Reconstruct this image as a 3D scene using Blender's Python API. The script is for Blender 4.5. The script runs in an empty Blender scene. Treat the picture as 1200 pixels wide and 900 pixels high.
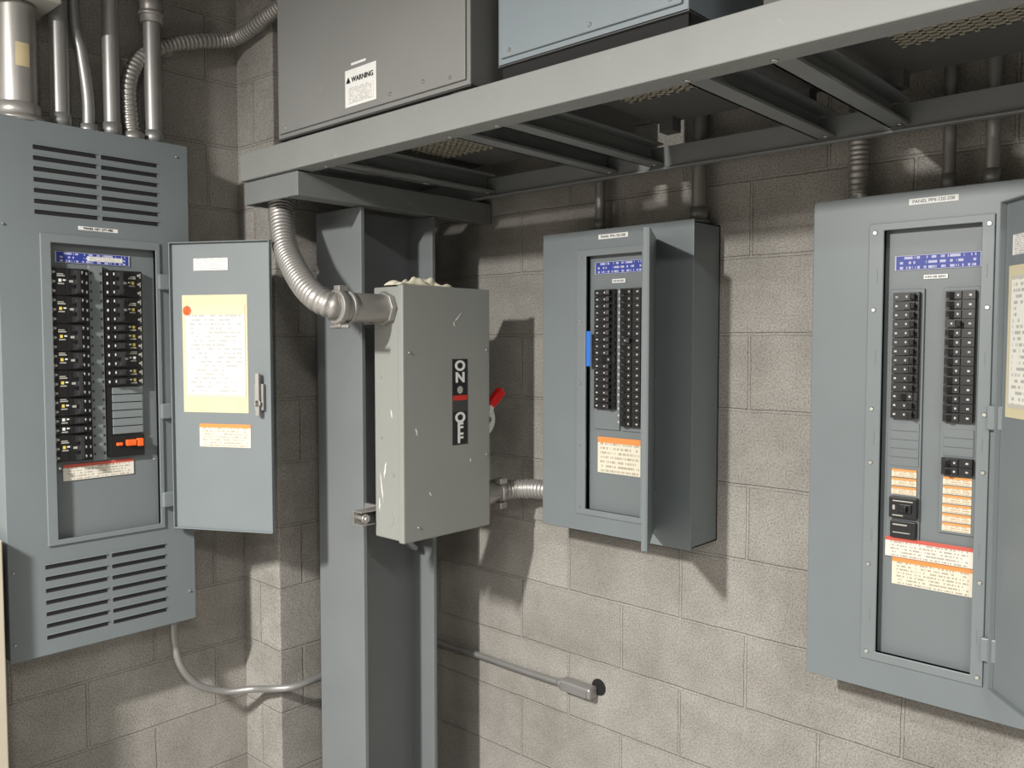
import bpy, bmesh, math, random
from mathutils import Vector, Matrix
random.seed(7)
S=bpy.context.scene
S.view_settings.view_transform='Standard'
COL=S.collection

# ---------------------------------------------------------------- materials
def nodes(name):
    m=bpy.data.materials.new(name); m.use_nodes=True
    nt=m.node_tree; b=nt.nodes['Principled BSDF']
    return m,nt,b
def N(nt,t,**k):
    n=nt.nodes.new(t)
    for a,v in k.items(): setattr(n,a,v)
    return n
def math_(nt,op,a,b=None):
    n=N(nt,'ShaderNodeMath',operation=op)
    for i,v in enumerate((a,b)):
        if v is None: continue
        if isinstance(v,(int,float)): n.inputs[i].default_value=v
        else: nt.links.new(v,n.inputs[i])
    return n.outputs[0]
def mixc(nt,fac,a,b):
    n=N(nt,'ShaderNodeMix',data_type='RGBA')
    for i,v in ((0,fac),(6,a),(7,b)):
        if isinstance(v,(int,float)): n.inputs[i].default_value=v
        elif isinstance(v,tuple): n.inputs[i].default_value=(*v[:3],1)
        else: nt.links.new(v,n.inputs[i])
    return n.outputs[2]
def N2clamp(nt,v):
    n=N(nt,'ShaderNodeClamp'); nt.links.new(v,n.inputs[0]); return n.outputs[0]
def paint(name,col,rough=.45,var=.12,metal=0,scuff=0,scuffcol=(.55,.53,.48),bump=.02,scale=6):
    m,nt,b=nodes(name)
    tc=N(nt,'ShaderNodeTexCoord')
    n1=N(nt,'ShaderNodeTexNoise'); n1.inputs['Scale'].default_value=scale; n1.inputs['Detail'].default_value=6
    nt.links.new(tc.outputs['Object'],n1.inputs['Vector'])
    dark=tuple(c*(1-var) for c in col); lite=tuple(min(1,c*(1+var)) for c in col)
    c=mixc(nt,n1.outputs[0],dark,lite)
    if scuff:
        n2=N(nt,'ShaderNodeTexNoise'); n2.inputs['Scale'].default_value=22; n2.inputs['Detail'].default_value=9; n2.inputs['Roughness'].default_value=.7
        nt.links.new(tc.outputs['Object'],n2.inputs['Vector'])
        r=math_(nt,'MULTIPLY',math_(nt,'SUBTRACT',n2.outputs[0],.68-scuff*.06),7)
        r=math_(nt,'MULTIPLY',N2clamp(nt,r),.55)
        c=mixc(nt,r,c,scuffcol)
    nt.links.new(c,b.inputs['Base Color'])
    b.inputs['Roughness'].default_value=rough; b.inputs['Metallic'].default_value=metal
    n3=N(nt,'ShaderNodeTexNoise'); n3.inputs['Scale'].default_value=220
    nt.links.new(tc.outputs['Object'],n3.inputs['Vector'])
    bp=N(nt,'ShaderNodeBump'); bp.inputs['Strength'].default_value=bump*4; bp.inputs['Distance'].default_value=.0006
    nt.links.new(n3.outputs[0],bp.inputs['Height']); nt.links.new(bp.outputs[0],b.inputs['Normal'])
    return m
def plain(name,col,rough=.5,metal=0,emit=0):
    m,nt,b=nodes(name)
    tc=N(nt,'ShaderNodeTexCoord')
    n1=N(nt,'ShaderNodeTexNoise'); n1.inputs['Scale'].default_value=30
    nt.links.new(tc.outputs['Object'],n1.inputs['Vector'])
    nt.links.new(mixc(nt,n1.outputs[0],tuple(c*.93 for c in col),tuple(min(1,c*1.07) for c in col)),b.inputs['Base Color'])
    b.inputs['Roughness'].default_value=rough; b.inputs['Metallic'].default_value=metal
    if emit:
        b.inputs['Emission Color'].default_value=(*col,1); b.inputs['Emission Strength'].default_value=emit
    return m
def cmu(name,c1,c2,mort,ushift=.702,zshift=.049):
    m,nt,b=nodes(name)
    g=N(nt,'ShaderNodeNewGeometry'); s=N(nt,'ShaderNodeSeparateXYZ'); nt.links.new(g.outputs['Position'],s.inputs[0])
    u=math_(nt,'ADD',math_(nt,'ADD',s.outputs[0],s.outputs[1]),8.128-ushift)
    v=math_(nt,'SUBTRACT',s.outputs[2],zshift-.4064)
    cmb=N(nt,'ShaderNodeCombineXYZ'); nt.links.new(u,cmb.inputs[0]); nt.links.new(v,cmb.inputs[1])
    nz=N(nt,'ShaderNodeTexNoise'); nz.inputs['Scale'].default_value=9; nz.inputs['Detail'].default_value=4; nt.links.new(g.outputs['Position'],nz.inputs['Vector'])
    sc=N(nt,'ShaderNodeVectorMath',operation='SCALE'); sc.inputs['Scale'].default_value=.008; nt.links.new(nz.outputs['Color'],sc.inputs[0])
    ad=N(nt,'ShaderNodeVectorMath',operation='ADD'); nt.links.new(cmb.outputs[0],ad.inputs[0]); nt.links.new(sc.outputs[0],ad.inputs[1])
    br=N(nt,'ShaderNodeTexBrick'); br.offset=.5; br.squash=1
    br.inputs['Scale'].default_value=1; br.inputs['Brick Width'].default_value=.4064; br.inputs['Row Height'].default_value=.2032
    br.inputs['Mortar Size'].default_value=.0050; br.inputs['Mortar Smooth'].default_value=.4; br.inputs['Bias'].default_value=0
    br.inputs['Color1'].default_value=(*c1,1); br.inputs['Color2'].default_value=(*c2,1); br.inputs['Mortar'].default_value=(*mort,1)
    nt.links.new(ad.outputs[0],br.inputs['Vector'])
    big=N(nt,'ShaderNodeTexNoise'); big.inputs['Scale'].default_value=3.2; big.inputs['Detail'].default_value=9; big.inputs['Roughness'].default_value=.7
    nt.links.new(g.outputs['Position'],big.inputs['Vector'])
    mul=N(nt,'ShaderNodeMix',data_type='RGBA',blend_type='MULTIPLY'); mul.inputs[0].default_value=1
    nt.links.new(br.outputs['Color'],mul.inputs[6])
    rr=N(nt,'ShaderNodeValToRGB'); rr.color_ramp.elements[0].position=.34; rr.color_ramp.elements[0].color=(.66,.65,.63,1)
    rr.color_ramp.elements[1].position=.66; rr.color_ramp.elements[1].color=(1.0,1.0,1.0,1)
    nt.links.new(big.outputs[0],rr.inputs[0]); nt.links.new(rr.outputs[0],mul.inputs[7])
    fine=N(nt,'ShaderNodeTexNoise'); fine.inputs['Scale'].default_value=210; fine.inputs['Detail'].default_value=3; fine.inputs['Roughness'].default_value=.7
    nt.links.new(g.outputs['Position'],fine.inputs['Vector'])
    mul2=N(nt,'ShaderNodeMix',data_type='RGBA',blend_type='MULTIPLY'); mul2.inputs[0].default_value=1
    r2=N(nt,'ShaderNodeValToRGB'); r2.color_ramp.elements[0].position=.32; r2.color_ramp.elements[0].color=(.50,.48,.46,1)
    r2.color_ramp.elements[1].position=.58; r2.color_ramp.elements[1].color=(1,1,1,1)
    nt.links.new(fine.outputs[0],r2.inputs[0]); nt.links.new(mul.outputs[2],mul2.inputs[6]); nt.links.new(r2.outputs[0],mul2.inputs[7])
    nt.links.new(mul2.outputs[2],b.inputs['Base Color']); b.inputs['Roughness'].default_value=.9
    h=math_(nt,'ADD',math_(nt,'MULTIPLY',br.outputs['Fac'],-1.5),math_(nt,'MULTIPLY',fine.outputs[0],.4))
    h=math_(nt,'ADD',h,math_(nt,'MULTIPLY',big.outputs[0],.6))
    bp=N(nt,'ShaderNodeBump'); bp.inputs['Strength'].default_value=.9; bp.inputs['Distance'].default_value=.004
    nt.links.new(h,bp.inputs['Height']); nt.links.new(bp.outputs[0],b.inputs['Normal'])
    return m
def label(name,base,lines=8,ink=(.12,.12,.12),head=None,headfrac=.2,ufreq=38,th=.48,border=None):
    m,nt,b=nodes(name)
    tc=N(nt,'ShaderNodeTexCoord'); s=N(nt,'ShaderNodeSeparateXYZ'); nt.links.new(tc.outputs['Generated'],s.inputs[0])
    u,v=s.outputs[0],s.outputs[2]
    vn=math_(nt,'MULTIPLY',v,lines); row=math_(nt,'FLOOR',vn); fr=math_(nt,'FRACT',vn)
    cb=N(nt,'ShaderNodeCombineXYZ'); nt.links.new(math_(nt,'MULTIPLY',u,ufreq),cb.inputs[0]); nt.links.new(math_(nt,'MULTIPLY',row,3.7),cb.inputs[1])
    nz=N(nt,'ShaderNodeTexNoise'); nz.inputs['Scale'].default_value=1; nt.links.new(cb.outputs[0],nz.inputs['Vector'])
    k=math_(nt,'MULTIPLY',math_(nt,'GREATER_THAN',nz.outputs[0],th),math_(nt,'LESS_THAN',math_(nt,'ABSOLUTE',math_(nt,'SUBTRACT',fr,.5)),.26))
    k=math_(nt,'MULTIPLY',k,math_(nt,'LESS_THAN',math_(nt,'ABSOLUTE',math_(nt,'SUBTRACT',u,.5)),.44))
    k=math_(nt,'MULTIPLY',k,.75)
    c=mixc(nt,k,base,ink)
    if head: c=mixc(nt,math_(nt,'GREATER_THAN',v,1-headfrac),c,head)
    if border:
        e=math_(nt,'MAXIMUM',math_(nt,'GREATER_THAN',math_(nt,'ABSOLUTE',math_(nt,'SUBTRACT',u,.5)),.485),math_(nt,'GREATER_THAN',math_(nt,'ABSOLUTE',math_(nt,'SUBTRACT',v,.5)),.47))
        c=mixc(nt,e,c,border)
    nt.links.new(c,b.inputs['Base Color']); b.inputs['Roughness'].default_value=.5
    return m

PANEL=paint('panel_gray_enamel',(.172,.197,.207),.42,.08)
PANEL2=paint('panel_gray_enamel_door',(.185,.209,.218),.42,.08)
DEAD=paint('deadfront_gray',(.163,.183,.191),.45,.07)
STEEL=paint('steel_gray_paint',(.19,.20,.20),.5,.12,scuff=.2)
FASC=paint('fascia_gray_paint',(.24,.246,.238),.5,.12,scuff=1.0)
COLM=paint('column_gray_paint',(.182,.196,.202),.5,.10,scuff=.2)
CAB1=paint('cabinet_gray',(.225,.226,.22),.5,.08,scuff=.2)
CAB2=paint('cabinet_bluegray',(.22,.255,.28),.45,.06)
SWI=paint('switch_gray',(.275,.282,.264),.45,.06,scuff=.2,scuffcol=(.6,.58,.54))
BLK=plain('black_plastic',(.012,.012,.013),.35)
BLK2=plain('black_toggle',(.035,.035,.037),.3)
DARK=plain('dark_void',(.008,.008,.008),.8)
WHT=plain('white_label',(.78,.78,.76),.5)
MARK=plain('handle_marking',(.55,.55,.52),.5)
YEL=plain('yellow_mark',(.75,.6,.12),.5)
ORG=plain('orange_device',(.85,.13,.02),.5)
RED=plain('red_grip',(.8,.02,.02),.35)
BLUE=plain('blue_tape',(.02,.16,.65),.6)
GALV=paint('galvanized_steel',(.40,.385,.365),.42,.15,metal=.6,bump=.05,scale=15)
EMT=paint('emt_conduit',(.36,.355,.345),.42,.12,metal=.6,scale=12)
DKEMT=paint('dusty_conduit',(.25,.245,.23),.5,.15,metal=.5,scale=12)
SCREW=plain('screw_zinc',(.6,.6,.57),.3,.9)
RAG=plain('cream_rag',(.7,.66,.52),.9)
WOOD=paint('beige_trim',(.5,.44,.35),.6,.08)
GRATE=plain('grate_metal_lit',(.42,.39,.31),.5,.2)  # lighter tone stands in for light from above through the grilles
DKLAB=plain('dim_marking',(.42,.41,.37),.5)
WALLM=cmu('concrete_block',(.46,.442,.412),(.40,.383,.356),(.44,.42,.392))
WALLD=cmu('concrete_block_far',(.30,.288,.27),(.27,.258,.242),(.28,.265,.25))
FLOORM=paint('concrete_floor',(.24,.232,.22),.7,.2,scale=3)
CEILM=paint('ceiling_concrete',(.22,.22,.215),.8,.1)
L_HEAD=label('header_blue_label',(.03,.05,.30),3,(.6,.6,.75),None,0,20,.5,(.5,.5,.6))
L_TEXT=label('text_label',(.78,.77,.74),9,(.25,.22,.2))
L_WARN=label('warning_label',(.72,.67,.54),8,(.3,.25,.2),(.72,.27,.07),.16)
L_WARNR=label('warning_label_red',(.74,.70,.62),6,(.3,.25,.2),(.55,.10,.07),.20)
L_STRIP=label('strip_label',(.72,.66,.52),4,(.4,.22,.1),(.72,.30,.08),.28,26,.46)
L_PAPER=label('schedule_paper',(.80,.79,.72),22,(.35,.35,.35),None,0,14,.5,(.55,.53,.48))
L_MANILA=plain('manila_sleeve',(.64,.58,.38),.5)
L_TAG=label('tag_label',(.8,.8,.78),1,(.05,.05,.05),None,0,18,.45)

# ---------------------------------------------------------------- mesh helpers
def empty(name,loc=(0,0,0),rz=0):
    e=bpy.data.objects.new(name,None); e.empty_display_size=.1; e.location=loc; e.rotation_euler=(0,0,rz); COL.objects.link(e); return e
def finish(name,bm,mats,parent=None,bevel=0,smooth=False):
    me=bpy.data.meshes.new(name); bm.normal_update(); bm.to_mesh(me); bm.free()
    for m in (mats if isinstance(mats,(list,tuple)) else [mats]): me.materials.append(m)
    o=bpy.data.objects.new(name,me); COL.objects.link(o)
    if parent: o.parent=parent
    if smooth:
        for p in me.polygons: p.use_smooth=True
    if bevel:
        b=o.modifiers.new('bevel','BEVEL'); b.width=bevel; b.segments=2; b.limit_method='ANGLE'
    return o
def bx(bm,x0,x1,y0,y1,z0,z1,mi=0,M=None):
    vs=[bm.verts.new((x,y,z)) for x in (x0,x1) for y in (y0,y1) for z in (z0,z1)]
    if M is not None:
        for v in vs: v.co=M@v.co
    for q in ((0,1,3,2),(4,6,7,5),(0,4,5,1),(2,3,7,6),(0,2,6,4),(1,5,7,3)):
        f=bm.faces.new([vs[i] for i in q]); f.material_index=mi
def cyl(bm,c,axis,r,l,mi=0,seg=20,r2=None):
    z=Vector(axis).normalized(); q=z.to_track_quat('Z','Y').to_matrix().to_4x4()
    res=bmesh.ops.create_cone(bm,cap_ends=True,segments=seg,radius1=r,radius2=r if r2 is None else r2,depth=l,matrix=Matrix.Translation(Vector(c)+z*l/2)@q)
    for f in {f for v in res['verts'] for f in v.link_faces}:
        f.material_index=mi; f.smooth=len(f.verts)==4
def boxes(name,parent,lst,mat,bevel=.0015):
    bm=bmesh.new()
    for b in lst: bx(bm,*b)
    return finish(name,bm,mat,parent,bevel)
def frame(name,parent,x0,x1,z0,z1,ox0,ox1,oz0,oz1,y0,y1,mat,bevel=.0015):
    bm=bmesh.new()
    def ring(a,b,c,d,y): return [bm.verts.new(p) for p in ((a,y,c),(b,y,c),(b,y,d),(a,y,d))]
    of,inf=ring(x0,x1,z0,z1,y0),ring(ox0,ox1,oz0,oz1,y0)
    ob,inb=ring(x0,x1,z0,z1,y1),ring(ox0,ox1,oz0,oz1,y1)
    for i in range(4):
        j=(i+1)%4
        bm.faces.new((of[i],of[j],inf[j],inf[i])); bm.faces.new((ob[j],ob[i],inb[i],inb[j]))
        bm.faces.new((of[j],of[i],ob[i],ob[j])); bm.faces.new((inf[i],inf[j],inb[j],inb[i]))
    bmesh.ops.recalc_face_normals(bm,faces=bm.faces)
    return finish(name,bm,mat,parent,bevel)
def screws(name,parent,pts,y,r=.0045,mat=SCREW,axis=(0,-1,0)):
    bm=bmesh.new()
    for p in pts:
        c=(p[0],y,p[1]) if len(p)==2 else p
        cyl(bm,c,axis,r,.0025,0,12,r*.7)
    return finish(name,bm,mat,parent)
def lab(name,parent,x0,x1,z0,z1,y,mat):
    return boxes(name,parent,[(x0,x1,y-.0008,y,z0,z1)],mat,0)
def text(name,parent,s,loc,size,mat,rot=(math.pi/2,0,0),off=0):
    cu=bpy.data.curves.new(name,'FONT'); cu.body=s; cu.size=size; cu.align_x='CENTER'; cu.align_y='CENTER'; cu.extrude=.0003; cu.offset=off
    cu.materials.append(mat); o=bpy.data.objects.new(name,cu); o.location=loc; o.rotation_euler=rot; COL.objects.link(o); o.parent=parent; return o
def spline(P,step=.004):
    P=[Vector(p) for p in P]; P=[2*P[0]-P[1]]+P+[2*P[-1]-P[-2]]; out=[]
    for i in range(1,len(P)-2):
        a,b,c,d=P[i-1:i+3]; n=max(2,int((c-b).length/step))
        for k in range(n):
            t=k/n; out.append(.5*((2*b)+(c-a)*t+(2*a-5*b+4*c-d)*t*t+(3*b-a-3*c+d)*t**3))
    out.append(P[-2]); return out
def tube(name,pts,r,mat,parent=None,flex=False,seg=18,bands=()):
    step=.0035 if flex else .012
    pl=spline(pts,step); bm=bmesh.new(); nrm=None; rings=[]
    for i,p in enumerate(pl):
        t=(pl[min(i+1,len(pl)-1)]-pl[max(i-1,0)]).normalized()
        if nrm is None: nrm=t.orthogonal().normalized()
        nrm=(nrm-t*nrm.dot(t)).normalized(); bn=t.cross(nrm)
        rr=r*(1.0,.97,.84,.97)[i%4] if flex else r
        rings.append([bm.verts.new(p+(nrm*math.cos(a)+bn*math.sin(a))*rr) for a in [2*math.pi*k/seg for k in range(seg)]])
    for A,B in zip(rings,rings[1:]):
        for k in range(seg):
            f=bm.faces.new((A[k],A[(k+1)%seg],B[(k+1)%seg],B[k])); f.smooth=True
    bm.faces.new(rings[0][::-1]); bm.faces.new(rings[-1])
    for c,ax,rb,l in bands: cyl(bm,c,ax,rb,l,0,20)
    return finish(name,bm,mat,parent)

# ---------------------------------------------------------------- room shell
RX,RY,RZ=5.6,-5.6,3.3
boxes('wall_north',None,[(-.2,RX+.2,0,.2,0,RZ)],WALLM,0)
boxes('wall_west',None,[(-.2,0,RY,0,0,RZ)],WALLM,0)
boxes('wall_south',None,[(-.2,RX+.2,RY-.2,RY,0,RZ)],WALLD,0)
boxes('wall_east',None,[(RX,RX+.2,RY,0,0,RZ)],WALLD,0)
boxes('wall_pilaster',None,[(0,.215,-.62,0,0,RZ)],WALLM,.004)
boxes('floor',None,[(-.2,RX+.2,RY-.2,.2,-.2,0)],FLOORM,0)
boxes('ceiling',None,[(-.2,RX+.2,RY-.2,.2,RZ,RZ+.2)],CEILM,0)
boxes('trim_1',None,[(0.0,.19,-1.46,-1.395,0,1.15)],WOOD,.003)

# ---------------------------------------------------------------- breaker banks (local XZ plane, y = front)
def bank(name,parent,x0,x1,ztop,n,pitch,y,side=1,pole=1):
    bm=bmesh.new(); w=x1-x0
    for i in range(n):
        z1=ztop-i*pitch; z0=z1-pitch*.94
        bx(bm,x0,x1,y-.014,y+.01,z0,z1,0)
        tx0=x0+w*(.50 if side>0 else .20); tx1=tx0+w*.30
        zc=(z0+z1)/2
        bx(bm,tx0-w*.06,tx1+w*.06,y-.018,y-.014,z0+pitch*.08,z1-pitch*.08,0)
        on=.2*w*(1 if side>0 else -1)*(1 if random.random()<.92 else -1)
        M=Matrix.Translation(((tx0+tx1)/2+on*.4,y-.018,zc))@Matrix.Rotation(.45*(1 if on>0 else -1),4,'Z')
        bx(bm,-w*.06,w*.06,-.014,.004,-pitch*.30,pitch*.30,1,M)
        bx(bm,(tx0+tx1)/2-on*.5-w*.03,(tx0+tx1)/2-on*.5+w*.03,y-.0187,y-.018,zc-pitch*.12,zc+pitch*.10,2)
        xm=x0+w*(.10 if side>0 else .80)
        bx(bm,xm,xm+w*.09,y-.0147,y-.014,zc-pitch*.12,zc+pitch*.08,2 if random.random()<.5 else 3)
    return finish(name,bm,[BLK,BLK2,MARK,DKLAB],parent,0)
def big_bank(name,parent,x0,x1,ztop,sizes,pitch,y,side):
    """moulded-case breakers of 1,2 or 3 poles each with ganged handle, terminal screws and rating marks"""
    bm=bmesh.new(); w=x1-x0; z=ztop
    X=lambda f:(x0+w*f) if side>0 else (x1-w*f)       # f: 0 outer -> 1 inner edge
    def B(f0,f1,ya,yb_,za,zb,mi):
        a,b_=sorted((X(f0),X(f1))); bx(bm,a,b_,ya,yb_,za,zb,mi)
    for n in sizes:
        h=n*pitch; z0=z-h; zc=z-h/2
        B(0,1,y-.016,y,z0+.001,z-.001,0)
        B(.42,.86,y-.024,y-.016,z0+.003,z-.003,0)
        for k in range(n):
            zk=z-(k+.5)*pitch
            cyl(bm,(X(.10),y-.016,zk),(0,-1,0),.0035,.0012,3,10)
            B(.04,.06,y-.0167,y-.016,zk-.008,zk+.006,3)
            B(.52,.76,y-.0246,y-.024,zk-.008,zk+.008,1)
            B(.60,.70,y-.037,y-.024,zk-.006,zk+.006,1)
            B(.78,.81,y-.0247,y-.024,zk-.003,zk+.004,2)
            B(.92,.96,y-.0167,y-.016,zk-.004,zk+.003,2)
        if n>1: B(.61,.69,y-.040,y-.034,z0+.010,z-.010,1)
        B(.22,.29,y-.0167,y-.016,zc-.001,zc+.007,4 if random.random()<.6 else 2)
        B(.20,.36,y-.0167,y-.016,zc-.007,zc-.004,3)
        B(.33,.40,y-.0167,y-.016,zc+.002,zc+.006,2)
        if n>1:
            B(.18,.38,y-.0167,y-.016,zc+.014,zc+.017,3); B(.18,.34,y-.0167,y-.016,zc+.019,zc+.0215,3); B(.46,.56,y-.0247,y-.024,zc-.002,zc+.004,3)
        z=z0
    return finish(name,bm,[BLK,BLK2,WHT,DKLAB,YEL],parent,0)

def door_mesh(name,parent,hinge,ang,w,z0,z1,mat):
    d=bpy.data.objects.new(name,None); d.location=hinge; d.rotation_euler=(0,0,ang); COL.objects.link(d); d.parent=parent
    boxes(name+'_leaf',d,[(0,w,0,.003,z0,z1),(0,w,-.012,0,z0,z0+.003),(0,w,-.012,0,z1-.003,z1),(w-.003,w,-.012,0,z0,z1),(0,.003,-.012,0,z0,z1)],mat,.001)
    return d

def wall_panel(name,loc,rz,x0,x1,z0,z1,dep,ring,opening):
    p=empty(name,loc,rz)
    t=.004
    boxes('enclosure_box',p,[(x0+.004,x1-.004,-.006,-.001,z0+.004,z1-.004),(x0+.004,x0+.007,-dep+t,-.001,z0+.004,z1-.004),(x1-.007,x1-.004,-dep+t,-.001,z0+.004,z1-.004),
        (x0+.004,x1-.004,-dep+t,-.001,z0+.004,z0+.007),(x0+.004,x1-.004,-dep+t,-.001,z1-.007,z1-.004)],PANEL,0)
    frame('front_trim',p,x0,x1,z0,z1,*opening,-dep-t,-dep+t,PANEL,.002)
    a,b,c,d=ring; oa,ob,oc,od=opening
    frame('inner_ring',p,a,b,c,d,oa+.004,ob-.004,oc+.004,od-.004,-dep-t-.005,-dep-t,PANEL2,.0015)
    boxes('dead_front',p,[(oa,ob,-dep+.016,-dep+.020,oc,od)],DEAD,0)
    return p

# ---- middle panel
p=wall_panel('electrical_panel',(0,0,0),0,.914,1.425,1.10,1.967,.142,(1.045,1.30,1.15,1.912),(1.075,1.272,1.163,1.897))
yb=-.128
boxes('breaker_rails',p,[(1.097,1.185,yb-.004,yb,1.40,1.80),(1.192,1.268,yb-.004,yb,1.40,1.80)],DEAD,.001)
bank('breaker_bank_1',p,1.106,1.176,1.797,18,.0188,yb-.004,1)
bank('breaker_bank_2',p,1.199,1.262,1.797,20,.0192,yb-.004,-1)
bm=bmesh.new()
for i in range(20): bx(bm,1.180,1.185,yb-.0048,yb-.004,1.786-i*.0192,1.792-i*.0192)
finish('circuit_numbers',bm,MARK,p)
lab('panel_header_label',p,1.095,1.262,1.842,1.876,yb,L_HEAD)
lab('name_tag',p,1.155,1.20,1.815,1.826,yb,L_TAG)
lab('warning_label',p,1.108,1.258,1.275,1.378,yb,L_WARN)
lab('panel_name_tag',p,1.12,1.22,1.938,1.951,-.1462,WHT)
text('tag_text',p,'PANEL PP2-120-208',(1.17,-.1475,1.944),.010,BLK)
boxes('blue_tape_strip',p,[(1.083,1.097,-.1525,-.1515,1.58,1.68)],BLUE,0)
screws('trim_screws',p,[(1.06,z) for z in (1.17,1.35,1.53,1.71,1.89)]+[(1.287,z) for z in (1.17,1.35,1.53,1.71,1.89)],-.151)
d=door_mesh('panel_door',p,(1.312,-.152,0),-math.radians(61),.245,1.14,1.925,PANEL2)
lab('schedule',d,.05,.2,1.35,1.75,-.0005,L_PAPER)
boxes('hinges',p,[(1.296,1.318,-.160,-.148,z,z+.03) for z in (1.22,1.52,1.82)],PANEL2,.002)

# ---- right panel
p=wall_panel('electrical_panel',(0,0,0),0,1.740,2.250,.863,1.974,.142,(1.868,2.118,.932,1.910),(1.897,2.098,.948,1.898))
boxes('breaker_rails',p,[(1.912,1.982,yb-.004,yb,1.19,1.765),(2.02,2.09,yb-.004,yb,1.24,1.765)],DEAD,.001)
boxes('filler_plates',p,[(1.918,1.978,yb-.006,yb-.004,1.376+i*.0195,1.394+i*.0195) for i in range(5)]+[(2.027,2.086,yb-.006,yb-.004,1.407+i*.0195,1.425+i*.0195) for i in range(3)],DEAD,.0008)
bank('breaker_bank_1',p,1.921,1.975,1.757,14,.0197,yb-.004,1)
bank('breaker_bank_2',p,2.027,2.084,1.757,14,.0198,yb-.004,-1)
bank('breaker_bank_3',p,2.027,2.086,1.404,2,.0185,yb-.004,-1)
boxes('main_breaker',p,[(1.922,1.980,yb-.018,yb,1.262,1.308),(1.944,1.970,yb-.022,yb-.018,1.274,1.294),(1.956,1.962,yb-.032,yb-.02,1.277,1.291),(1.924,1.978,yb-.014,yb,1.217,1.255)],BLK,.0015)
boxes('main_markings',p,[(1.93,1.972,yb-.0186,yb-.018,1.2985,1.301),(1.93,1.952,yb-.0186,yb-.018,1.2665,1.269),(1.93,1.935,yb-.0186,yb-.018,1.28,1.29),(1.93,1.96,yb-.0146,yb-.014,1.245,1.248),(1.93,1.966,yb-.0146,yb-.014,1.228,1.230)],DKLAB,0)
lab('panel_header_label',p,1.918,2.09,1.806,1.838,yb,L_HEAD)
lab('name_tag',p,1.978,2.026,1.785,1.794,yb,L_TAG)
for k in range(3): lab('strip_label_%d'%(k+1),p,1.923,1.975,1.3125+k*.0195,1.330+k*.0195,yb-.0062,L_STRIP)
for k in range(6): lab('strip_label_%d'%(k+4),p,2.028,2.084,1.246+k*.0198,1.2635+k*.0198,yb-.0042,L_STRIP)
lab('warning_label_1',p,1.912,2.091,1.172,1.216,yb-.0042,L_WARNR)
lab('warning_label_2',p,1.926,2.092,1.110,1.170,yb,L_WARN)
lab('panel_name_tag',p,1.95,2.048,1.944,1.957,-.1462,WHT)
text('tag_text',p,'PANEL PP4-120-208',(1.999,-.1475,1.950),.010,BLK)
screws('trim_screws',p,[(1.882,z) for z in (.95,1.15,1.38,1.5,1.72,1.89)]+[(2.108,z) for z in (.95,1.15,1.38,1.5,1.72,1.89)],-.151,.0055)
boxes('ring_notches',p,[(1.8865,1.889,-.1515,-.150,z,z+.03) for z in (1.02,1.2,1.42,1.6,1.78)]+[(2.104,2.1065,-.1515,-.150,z,z+.03) for z in (1.02,1.2,1.42,1.6,1.78)],DEAD,0)
d=door_mesh('panel_door',p,(2.138,-.156,0),-math.radians(50),.25,.935,1.93,PANEL2)
boxes('hinges',p,[(2.114,2.145,-.162,-.150,z,z+.05) for z in (.99,1.47)],PANEL2,.003)
lab('schedule_sleeve',d,.02,.2,1.50,1.80,-.0005,L_MANILA)
lab('schedule',d,.03,.19,1.52,1.78,-.0015,L_PAPER)
lab('door_label',d,.03,.15,1.82,1.86,-.0005,L_TEXT)

# ---- left panel (faces +x).  local x = world y, local y = -world x
q=wall_panel('electrical_panel',(0,0,0),math.pi/2,-1.372,-.866,.812,2.226,.142,(-1.275,-.957,1.105,1.934),(-1.253,-.965,1.115,1.916))
def louvers(nm,x0,x1,z0,z1,n=7):
    bm=bmesh.new(); pz=(z1-z0-.010)/(n-1)
    for i in range(n):
        z=z0+i*pz
        bx(bm,x0,x1,-.1468,-.1455,z,z+.011,0)
        bx(bm,x0-.001,x1+.001,-.1495,-.146,z+.011,z+.0135,1)
    finish(nm,bm,[DARK,PANEL],q,0)
louvers('louvers_1',-1.285,-1.128,1.983,2.160); louvers('louvers_2',-1.114,-.960,1.983,2.160)
louvers('louvers_3',-1.283,-1.125,.855,1.055); louvers('louvers_4',-1.110,-.958,.855,1.055)
boxes('centre_spine',q,[(-1.150,-1.113,yb-.008,yb,1.32,1.86)],PANEL2,.001)
big_bank('breaker_bank_1',q,-1.252,-1.153,1.848,(3,3,3,2,3,2,1,1,3),.0249,yb,1)
big_bank('breaker_bank_2',q,-1.110,-1.008,1.850,(3,3,1,1,1,2,1,1),.0249,yb,-1)
bm=bmesh.new()
for i in range(21):
    z=1.838-i*.0249
    bx(bm,-1.147,-1.142,yb-.0087,yb-.008,z-.004,z+.003,0); bx(bm,-1.121,-1.116,yb-.0087,yb-.008,z-.004,z+.003,0)
finish('circuit_numbers',bm,BLK2,q)
boxes('blank_fillers',q,[(-1.095,-1.010,yb-.010,yb,1.390+i*.0225,1.410+i*.0225) for i in range(6)],PANEL2,.001)
boxes('black_strip',q,[(-1.110,-1.097,yb-.008,yb,1.33,1.526)],BLK,0)
boxes('spare_breaker',q,[(-1.105,-1.008,yb-.012,yb,1.325,1.385)],BLK,.001)
boxes('orange_lockout',q,[(-1.062,-1.035,yb-.024,yb-.010,1.355,1.372),(-1.032,-1.016,yb-.026,yb-.010,1.352,1.374),(-1.088,-1.072,yb-.02,yb-.010,1.357,1.366)],ORG,.002)
lab('warning_label',q,-1.226,-1.036,1.272,1.316,yb,L_WARNR)
lab('panel_header_label',q,-1.232,-1.035,1.863,1.892,yb,L_HEAD)
lab('header_text',q,-1.15,-1.055,1.871,1.884,yb-.0009,L_TEXT)
lab('panel_name_tag',q,-1.178,-1.073,1.952,1.962,-.1462,WHT)
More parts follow.
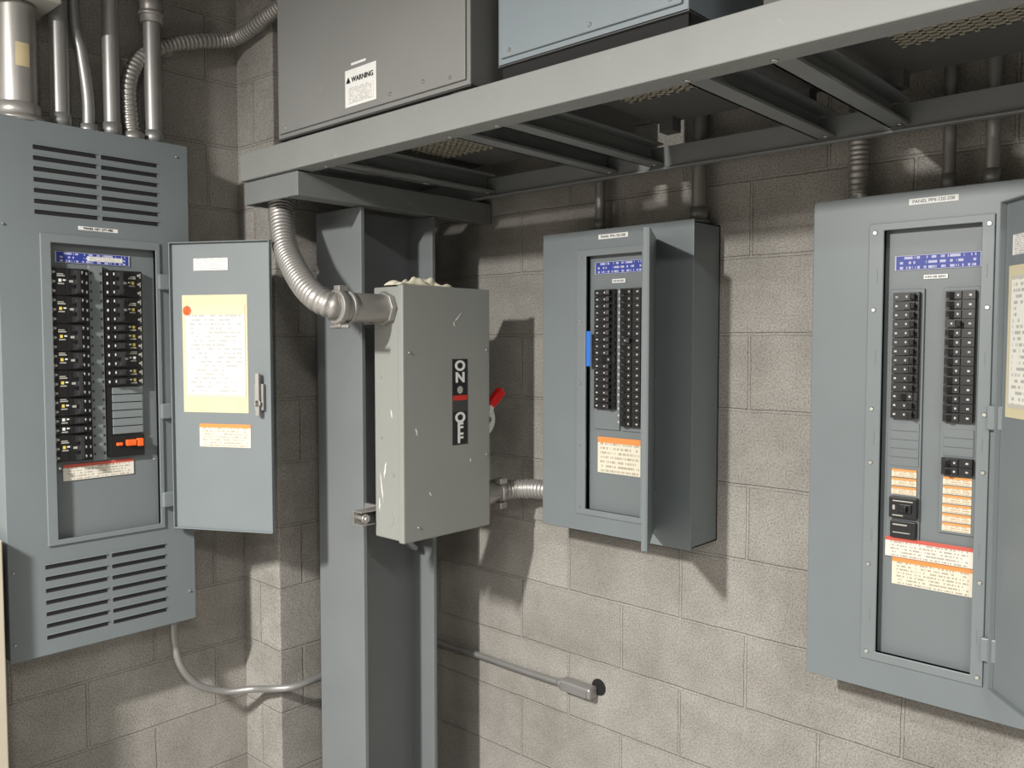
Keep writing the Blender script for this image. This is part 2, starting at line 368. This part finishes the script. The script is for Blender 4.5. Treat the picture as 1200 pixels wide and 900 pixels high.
text('tag_text',q,'PANEL HP1-277-480',(-1.126,-.1475,1.957),.009,BLK)
screws('trim_screws',q,[(-1.36,1.05),(-1.36,1.95),(-.885,1.62),(-.885,.9),(-.90,2.19),(-1.36,.86),(-1.264,1.2),(-1.264,1.8),(-.985,1.31),(-1.24,1.31)],-.147,.004)
boxes('hinges',q,[(-.965,-.925,-.160,-.146,z,z+.045) for z in (1.165,1.425,1.80)],PANEL2,.004)
d=door_mesh('panel_door',q,(-.928,-.158,0),math.atan2(-.875,.485),.322,1.102,1.937,PANEL2)
lab('schedule_sleeve',d,.035,.245,1.445,1.785,-.0005,L_MANILA)
lab('schedule',d,.045,.238,1.49,1.755,-.0015,L_PAPER)
lab('schedule_head',d,.045,.238,1.728,1.755,-.0022,plain('schedule_header',(.78,.62,.42),.5))
lab('warning_label',d,.085,.250,1.345,1.412,-.0005,L_WARN)
lab('maker_label',d,.075,.185,1.855,1.89,-.0005,L_TEXT)
bm=bmesh.new(); cyl(bm,(.052,0,1.74),(0,-1,0),.014,.003,0); finish('orange_sticker',bm,ORG,d)
bm=bmesh.new()
bx(bm,.270,.298,-.012,0,1.455,1.53); cyl(bm,(.284,-.012,1.475),(0,-1,0),.010,.01); bx(bm,.278,.290,-.022,-.01,1.44,1.56)
finish('door_latch',bm,GALV,d,.001)

# ================================================================ steel column
c=empty('steel_column')
X0,X1,Y0,Y1=.328,.553,-.544,-.25
boxes('flange_front',c,[(X0,X1,Y0,Y0+.014,.02,2.046)],COLM,.002)
boxes('flange_rear',c,[(X0,X1,Y1-.014,Y1,.02,2.046)],COLM,.002)
boxes('web',c,[((X0+X1)/2-.005,(X0+X1)/2+.005,Y0+.014,Y1-.014,.02,2.046)],COLM,0)
boxes('base_plate',c,[(X0-.05,X1+.06,Y0-.05,Y1+.05,0,.02)],COLM,.002)
bm=bmesh.new()
M=Matrix.Translation((.50,-.40,1.07))@Matrix.Rotation(math.radians(-42),4,'X')
bx(bm,-.02,.02,-.11,.13,-.006,.006,0,M); finish('gusset_bar',bm,COLM,c,.001)

# ================================================================ mezzanine frame
m=empty('steel_mezzanine_frame')
FX=4.2
boxes('fascia_channel',m,[(.285,FX,-.775,-.765,2.118,2.196),(.285,FX,-.765,-.715,2.118,2.124),(.285,FX,-.765,-.715,2.190,2.196)],FASC,.002)
boxes('end_channel',m,[(.285,.293,-.765,-.005,2.118,2.196),(.293,.34,-.765,-.005,2.190,2.196)],STEEL,.002)
boxes('lower_end_angle',m,[(.285,.56,-.762,-.754,2.05,2.116),(.285,.297,-.754,-.62,2.05,2.116)],STEEL,.002)
boxes('column_cap_channel',m,[(.556,.566,-.765,-.005,2.048,2.114),(.506,.556,-.752,-.005,2.048,2.056),(.506,.556,-.752,-.005,2.106,2.114)],STEEL,.002)
boxes('rear_beam',m,[(.30,FX,-.088,-.080,2.116,2.180),(.30,FX,-.1,-.088,2.116,2.122)],STEEL,.002)
xs=[.62,1.10,1.25,1.72,1.885,2.45,2.62,3.2]
l=[]
for x in xs: l+=[(x,x+.007,-.715,-.09,2.130,2.189),(x,x+.045,-.715,-.09,2.130,2.137),(x,x+.045,-.715,-.09,2.183,2.189)]
boxes('cross_channels',m,l,STEEL,.001)
screws('frame_bolts',m,[(x+.03,-.73,2.118) for x in xs]+[(x+.03,-.11,2.129) for x in xs],0,.008,SCREW,(0,0,-1))

# ================================================================ equipment cabinets on mezzanine
STEELD=paint('pan_dark_gray',(.09,.092,.09),.6,.15)
def cabinet(x0,x1,zb,mat,vent,zt=3.12):
    e=empty('transformer_cabinet')
    y0,y1=-.752,-.12
    boxes('cabinet_shell',e,[(x0,x1,y0,y0+.004,zb,zt),(x0,x0+.004,y0,y1,zb,zt),(x1-.004,x1,y0,y1,zb,zt),(x0,x1,y1-.004,y1,zb,zt),(x0,x1,y0,y1,zt-.004,zt)],mat,.002)
    boxes('front_cover',e,[(x0+.012,x1-.012,y0-.006,y0,zb+.015,zt-.02)],mat,.002)
    a,b,c_,d_=vent
    bm=bmesh.new()
    for q_ in ((x0,a,y0,y1),(b,x1,y0,y1),(a,b,y0,c_),(a,b,d_,y1)): bx(bm,q_[0],q_[1],q_[2],q_[3],zb,zb+.004)
    finish('bottom_pan',bm,STEELD,e)
    boxes('feet',e,[(x,x+.04,y,y+.04,2.1965,zb+.001) for x in (x0+.03,x1-.07) for y in (y0+.01,y1-.05)],STEELD,0)
    bm=bmesh.new(); x=a
    while x<b: bx(bm,x,x+.008,c_,d_,zb-.001,zb+.002); x+=.026
    y=c_
    while y<d_: bx(bm,a,b,y,y+.008,zb-.001,zb+.002); y+=.020
    finish('bottom_grille',bm,GRATE,e)
    boxes('dark_core_blocks',e,[(x0+.06+i*(x1-x0-.1)/3,x0+.04+(i+1)*(x1-x0-.1)/3,y0+.10,y1-.08,zb+.06,zt-.15) for i in range(3)],DARK,.02)  # black blocks put the cabinet's inner shade behind the grille
    return e
e=cabinet(.455,1.22,2.212,CAB1,(.62,.95,-.50,-.28))
lab('warning_placard',e,.775,.90,2.243,2.335,-.7585,WHT)
lab('placard_lines',e,.785,.89,2.250,2.290,-.7595,L_TEXT)
text('placard_text',e,'WARNING',(.846,-.7602,2.308),.018,BLK,off=.0003)
bm=bmesh.new(); cyl(bm,(.789,-.7595,2.307),(0,-1,0),.010,.001,0,3); finish('placard_triangle',bm,BLK,e)
lab('arc_tag',e,.80,.86,2.344,2.35,-.7585,WHT)
screws('cover_screws',e,[(.50,2.24),(.50,2.6),(1.07,2.25),(1.16,2.24),(.95,2.245),(1.19,2.55)],-.758,.005)
e=cabinet(1.303,1.765,2.232,CAB2,(1.36,1.66,-.58,-.34))
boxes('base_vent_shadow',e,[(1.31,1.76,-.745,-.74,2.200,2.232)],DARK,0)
lab('nameplate',e,1.50,1.60,2.352,2.362,-.7585,WHT)
screws('cover_screws',e,[(1.34,2.26),(1.73,2.26),(1.73,2.5),(1.55,2.26)],-.758,.005)
e=cabinet(1.87,2.62,2.232,CAB1,(1.98,2.38,-.66,-.30))

# ================================================================ disconnect switch
s=empty('safety_disconnect_switch')
bx0,bx1,by0,by1,bz0,bz1=.660,.778,-.583,-.250,1.096,1.802
cx=.72
boxes('enclosure',s,[(bx0,bx1,by0,by1,bz0,bz1)],SWI,.004)
boxes('door_cover',s,[(bx1-.012,bx1+.011,by0-.004,by1+.004,bz0-.004,bz1+.004)],SWI,.004)
sl=[]
for z in (1.130,1.70):
    ys=by0-(.05 if z<1.5 else -.01)
    sl+=[(.620,.624,ys,by1+.01,z,z+.041),(.624,.6595,ys,by1+.01,z,z+.004),(.624,.6595,ys,by1+.01,z+.037,z+.041),
         (.5535,.620,-.540,-.53,z,z+.041),(.5535,.620,-.264,-.254,z,z+.041)]
boxes('mounting_strut',s,sl,GALV,.001)
bm=bmesh.new(); cyl(bm,(.61,by0-.035,1.15),(1,0,0),.007,.06,0,6); cyl(bm,(.612,by0-.035,1.15),(1,0,0),.013,.008,0,6); cyl(bm,(.655,by0-.035,1.15),(1,0,0),.014,.008,0,6)
finish('strut_bolt',bm,GALV,s)
xf=bx1+.0112
boxes('position_strip',s,[(xf-.0002,xf+.0006,-.402,-.341,1.350,1.600)],BLK,0)
bm=bmesh.new(); bx(bm,xf+.0006,xf+.0009,-.400,-.343,1.447,1.494); finish('strip_danger_label',bm,label('danger_label',(.05,.05,.05),6,(.6,.6,.6),(.6,.03,.02),.3),s)
R90=(math.pi/2,0,math.pi/2)
for i,(ch,z) in enumerate((('O',1.579),('N',1.545),('O',1.428),('F',1.398),('F',1.368))):
    text('letter_%d'%(i+1),s,ch,(xf+.0012,-.3715,z),.040,WHT,R90,.0016).scale=(1.25,1,1)
bm=bmesh.new(); cyl(bm,(xf+.0006,-.3715,1.510),(1,0,0),.011,.0005,0,24); finish('maker_roundel',bm,DKLAB,s)
screws('cover_screws',s,[(xf,by1-.01,1.625),(xf,by0+.02,1.62),(xf,by1-.01,1.31),(xf,by0+.05,1.13)],0,.005,SCREW,(1,0,0))
bm=bmesh.new()
for r in (.024,.017,.010):
    cyl(bm,(.718,by0,1.155),(0,-1,0),r,.0006+(.03-r)*.04,0,28)
cyl(bm,(.74,by0,1.28),(0,-1,0),.006,.002); cyl(bm,(.69,by0,1.38),(0,-1,0),.004,.002); cyl(bm,(.69,by0,1.55),(0,-1,0),.004,.002)
finish('knockouts',bm,SWI,s)
bm=bmesh.new()
def blob(cx_,cy,cz,L,W,tilt,face):
    vs=[]
    for k in range(14):
        a_=2*math.pi*k/14; rr=1+.35*math.sin(k*2.3+L*90)
        u_=math.cos(a_)*W*rr; v_=math.sin(a_)*L*rr
        u2=u_*math.cos(tilt)-v_*math.sin(tilt); v2=u_*math.sin(tilt)+v_*math.cos(tilt)
        vs.append(bm.verts.new((cx_,cy+u2,cz+v2) if face=='x' else (cx_+u2,cy,cz+v2)))
    bm.faces.new(vs)
for z_,y_,L_,W_,t_ in ((1.72,-.38,.020,.002,-.8),(1.70,-.395,.007,.0025,.4),(1.40,-.54,.012,.003,.3),(1.30,-.33,.005,.003,0),(1.22,-.49,.007,.0025,.6)): blob(xf+.0008,y_,z_,L_,W_,t_,'x')
for z_,x_,L_,W_,t_ in ((1.24,.69,.04,.002,.15),(1.29,.705,.022,.003,-.2),(1.45,.735,.012,.002,.2),(1.19,.68,.018,.002,0)): blob(x_,by0-.0005,z_,L_,W_,t_,'y')
finish('paint_splashes',bm,WHT,s)
# operating handle on +y side: round white guard plate, steel hub, lever with red grip
hx=.762
bm=bmesh.new()
cyl(bm,(hx-.004,by1+.004,1.412),(1,0,0),.052,.005,1,40)
cyl(bm,(hx-.02,by1+.022,1.412),(1,0,0),.010,.030,2,16)
cyl(bm,(.73,by1,1.412),(0,1,0),.018,.024,2)
M=Matrix.Translation((hx+.004,by1+.022,1.415))@Matrix.Rotation(math.radians(-25),4,'X')
bx(bm,-.003,.003,-.008,.008,-.01,.068,1,M)
M=Matrix.Translation((hx+.004,by1+.040,1.466))@Matrix.Rotation(math.radians(-50),4,'X')
bx(bm,-.012,.012,-.013,.013,-.012,.050,0,M)
finish('operating_handle',bm,[RED,WHT,SCREW],s,.004)
# crumpled rag lying on the switch
bm=bmesh.new(); bmesh.ops.create_grid(bm,x_segments=26,y_segments=40,size=1)
for v in bm.verts:
    x_,y_=v.co.x,v.co.y
    edge=1+.10*math.sin(5*y_+1)+.07*math.sin(9*x_)
    hgt=.006+.007*math.sin(4*x_+3*y_)+.006*math.sin(6*y_-4*x_)+.002*math.sin(17*y_+6*x_)
    hgt*=(1-max(abs(x_),abs(y_))**6)
    v.co=Vector((cx+x_*.035*edge,-.465+y_*.095*edge,bz1+.0055+max(0,hgt)*1.3))
ro=finish('folded_rag',bm,RAG,None,0,True); so=ro.modifiers.new('thick','SOLIDIFY'); so.thickness=.0025; so.offset=1

# flexible conduit, upper
g=empty('flexible_conduit')
zc_=1.742
tube('flex_body',[(.355,-.685,2.14),(.36,-.69,2.04),(.44,-.727,1.925),(.52,-.752,1.858),(.61,-.776,1.80),(.68,-.782,1.762),(.714,-.765,zc_+.003),(.718,-.73,zc_)],.036,GALV,g,True,24)
bm=bmesh.new()
cyl(bm,(.718,-.752,zc_),(0,1,0),.039,.168,0,28); cyl(bm,(.718,-.758,zc_),(0,1,0),.045,.02,0,28); cyl(bm,(.718,-.722,zc_),(0,1,0),.044,.012,0,28); cyl(bm,(.718,-.602,zc_),(0,1,0),.047,.018,0,8)
bx(bm,.706,.731,-.752,-.722,zc_+.04,zc_+.056); bx(bm,.706,.731,-.752,-.722,zc_-.055,zc_-.04); cyl(bm,(.68,-.742,zc_-.052),(1,0,0),.006,.08,0,8)
finish('angle_connector',bm,GALV,g,.002)
g=empty('flexible_conduit')
zc_=1.178; hx=.742
tube('flex_body',[(hx,-.19,zc_),(hx+.002,-.145,zc_),(hx+.02,-.10,zc_+.002),(.81,-.078,zc_+.006),(.86,-.072,zc_+.008),(.916,-.07,zc_+.008)],.031,GALV,g,True,24)
bm=bmesh.new(); cyl(bm,(hx,-.2455,zc_),(0,1,0),.038,.018,0,8); cyl(bm,(hx,-.23,zc_),(0,1,0),.034,.07,0,24); cyl(bm,(hx,-.175,zc_),(0,1,0),.041,.016,0,24)
bx(bm,hx+.01,hx+.04,-.190,-.160,zc_+.03,zc_+.047); bx(bm,hx+.01,hx+.04,-.190,-.160,zc_-.047,zc_-.03)
finish('connector',bm,GALV,g,.002)

# conduits at north wall
def vpipe(x,r,z0,z1,y=-.045,mat=DKEMT,rings=True):
    b=[((x,y,z0),(0,0,1),r*1.45,.010),((x,y,z0+.01),(0,0,1),r*1.22,.035)] if rings else []
    return tube('electrical_conduit',[(x,y,z0),(x,y,(z0+z1)/2),(x,y,z1)],r,mat,None,False,18,b)
vpipe(1.380,.020,1.967,3.29); vpipe(1.050,.015,1.967,3.29)
vpipe(2.000,.0135,1.974,3.29); vpipe(2.085,.0145,1.974,3.29,mat=EMT)
tube('flexible_conduit',[(1.805,-.05,1.974),(1.805,-.05,2.06),(1.804,-.05,2.2),(1.80,-.05,2.5)],.023,GALV,None,True,18,[((1.805,-.05,1.974),(0,0,1),.032,.012)])
g=empty('low_wall_conduit')
tube('conduit_run',[(.28,-.03,.556),(.5,-.022,.556),(.7,-.022,.556),(.90,-.022,.560)],.011,EMT,g)
bm=bmesh.new(); bx(bm,.895,1.02,-.045,-.002,.545,.582); cyl(bm,(.875,-.022,.560),(1,0,0),.015,.025)
finish('conduit_body',bm,EMT,g,.008)
bm=bmesh.new(); bx(bm,.91,1.005,-.048,-.045,.550,.577); finish('conduit_cover',bm,EMT,g,.003)
bm=bmesh.new(); cyl(bm,(1.022,-.001,.578),(0,-1,0),.026,.002,0,14); finish('wall_hole',bm,DARK,g)
tube('electrical_conduit',[(.08,-.905,.815),(.08,-.905,.74),(.082,-.885,.65),(.085,-.83,.575),(.10,-.75,.535),(.15,-.68,.535),(.23,-.652,.55),(.275,-.60,.556),(.277,-.45,.56),(.27,-.25,.558),(.268,-.1,.556),(.28,-.03,.556)],.011,EMT,None,False,16,[((.08,-.905,.79),(0,0,1),.017,.025)])

# conduits over left panel
def lp(y,r,z1=3.29,mat=EMT,x=.075,parent=None,name='electrical_conduit'):
    return tube(name,[(x,y,2.224),(x,y,(2.224+z1)/2),(x,y,z1)],r,mat,parent,False,22,[((x,y,2.222),(0,0,1),r*1.35,.012),((x,y,2.23),(0,0,1),r*1.15,.04)])
g=empty('electrical_conduit')
lp(-1.298,.048,2.528,GALV,.085,g,'large_conduit')
bm=bmesh.new()
ca=[(.085+.0486*math.cos(t),-1.298+.0486*math.sin(t)) for t in [-.35+.1*k for k in range(8)]]
vv=[[bm.verts.new((x_,y_,z_)) for x_,y_ in ca] for z_ in (2.36,2.42)]
for k in range(7): bm.faces.new((vv[0][k],vv[0][k+1],vv[1][k+1],vv[1][k]))
finish('conduit_tag',bm,plain('tag_tan',(.6,.5,.3),.6),g)
lp(-1.190,.024); lp(-1.052,.022)
g=empty('electrical_conduit')
lp(-.932,.024,2.62,EMT,.075,g,'conduit_run')
bm=bmesh.new(); cyl(bm,(.075,-.932,2.58),(0,0,1),.032,.10,0,22); cyl(bm,(.075,-.932,2.60),(0,0,1),.036,.012,0,22); cyl(bm,(.075,-.932,2.68),(0,0,1),.024,.6,0,22)
finish('conduit_coupling',bm,GALV,g)
tube('electrical_conduit',[(.075,-1.117,2.224),(.075,-1.117,2.33),(.072,-1.13,2.45),(.06,-1.145,2.6),(.06,-1.15,3.29)],.016,EMT,None,False,18,[((.075,-1.117,2.224),(0,0,1),.024,.03)])
tube('flexible_conduit',[(.075,-.992,2.224),(.07,-1.0,2.30),(.065,-.998,2.40),(.055,-.96,2.475),(.05,-.88,2.535),(.05,-.78,2.575),(.055,-.69,2.60),(.10,-.66,2.612),(.25,-.655,2.635),(.453,-.655,2.67)],.023,GALV,None,True,18,[((.075,-.992,2.224),(0,0,1),.030,.03)])
g=empty('pull_box')
boxes('pull_box_body',g,[(.0,.17,-1.45,-1.215,2.53,2.80)],paint('pullbox_beige',(.4,.4,.37),.5,.08),.004)
boxes('pull_box_cover',g,[(.17,.174,-1.455,-1.215,2.530,2.805)],paint('pullbox_cover',(.4,.4,.37),.5,.08),.002)

# ================================================================ lighting
TG=plain('tube_glow',(1,.97,.92),.5,0,3)
def fixture(x,y,z,power,rz=0,L=1.2):
    e=empty('fluorescent_light_fixture',(x,y,z),rz)
    boxes('housing',e,[(-L/2,L/2,-.07,.07,.03,.08)],WHT,.004)
    bm=bmesh.new()
    for yy in (-.035,.035): cyl(bm,(-L/2+.02,yy,.012),(1,0,0),.013,L-.04,0,12)
    finish('tubes',bm,TG,e)
    boxes('hanger_rods',e,[(s_*L*.4-.004,s_*L*.4+.004,-.004,.004,.08,RZ-z) for s_ in (-1,1)],GALV,0)
    la=bpy.data.lights.new('lamp','AREA'); la.shape='RECTANGLE'; la.size=L; la.size_y=.10; la.energy=power; la.color=(1,.975,.925)
    o=bpy.data.objects.new('lamp',la); o.location=(0,0,-.005); COL.objects.link(o); o.parent=e
fixture(1.25,-3.5,2.80,330,math.radians(90),.5)
fixture(3.9,-2.7,2.9,70)
fixture(2.6,-4.8,2.9,50)  # unseen extra fixture, added for bounce and low-angle light
w=bpy.data.worlds.new('world'); w.use_nodes=True; w.node_tree.nodes['Background'].inputs[0].default_value=(.5,.5,.5,1); w.node_tree.nodes['Background'].inputs[1].default_value=.2
S.world=w

# ================================================================ camera
cd=bpy.data.cameras.new('camera'); cam=bpy.data.objects.new('camera',cd); COL.objects.link(cam)
cd.sensor_width=36; cd.lens=988/1200*36; cd.clip_start=.02
a=math.radians(47.56); b=math.radians(2.87)
F=Vector((-math.cos(a)*math.cos(b),math.sin(a)*math.cos(b),-math.sin(b))); R=F.cross(Vector((0,0,1))).normalized(); U=R.cross(F)
Mx=Matrix((R,U,-F)).transposed().to_4x4(); Mx.translation=(2.557,-2.080,1.65); cam.matrix_world=Mx
S.camera=cam
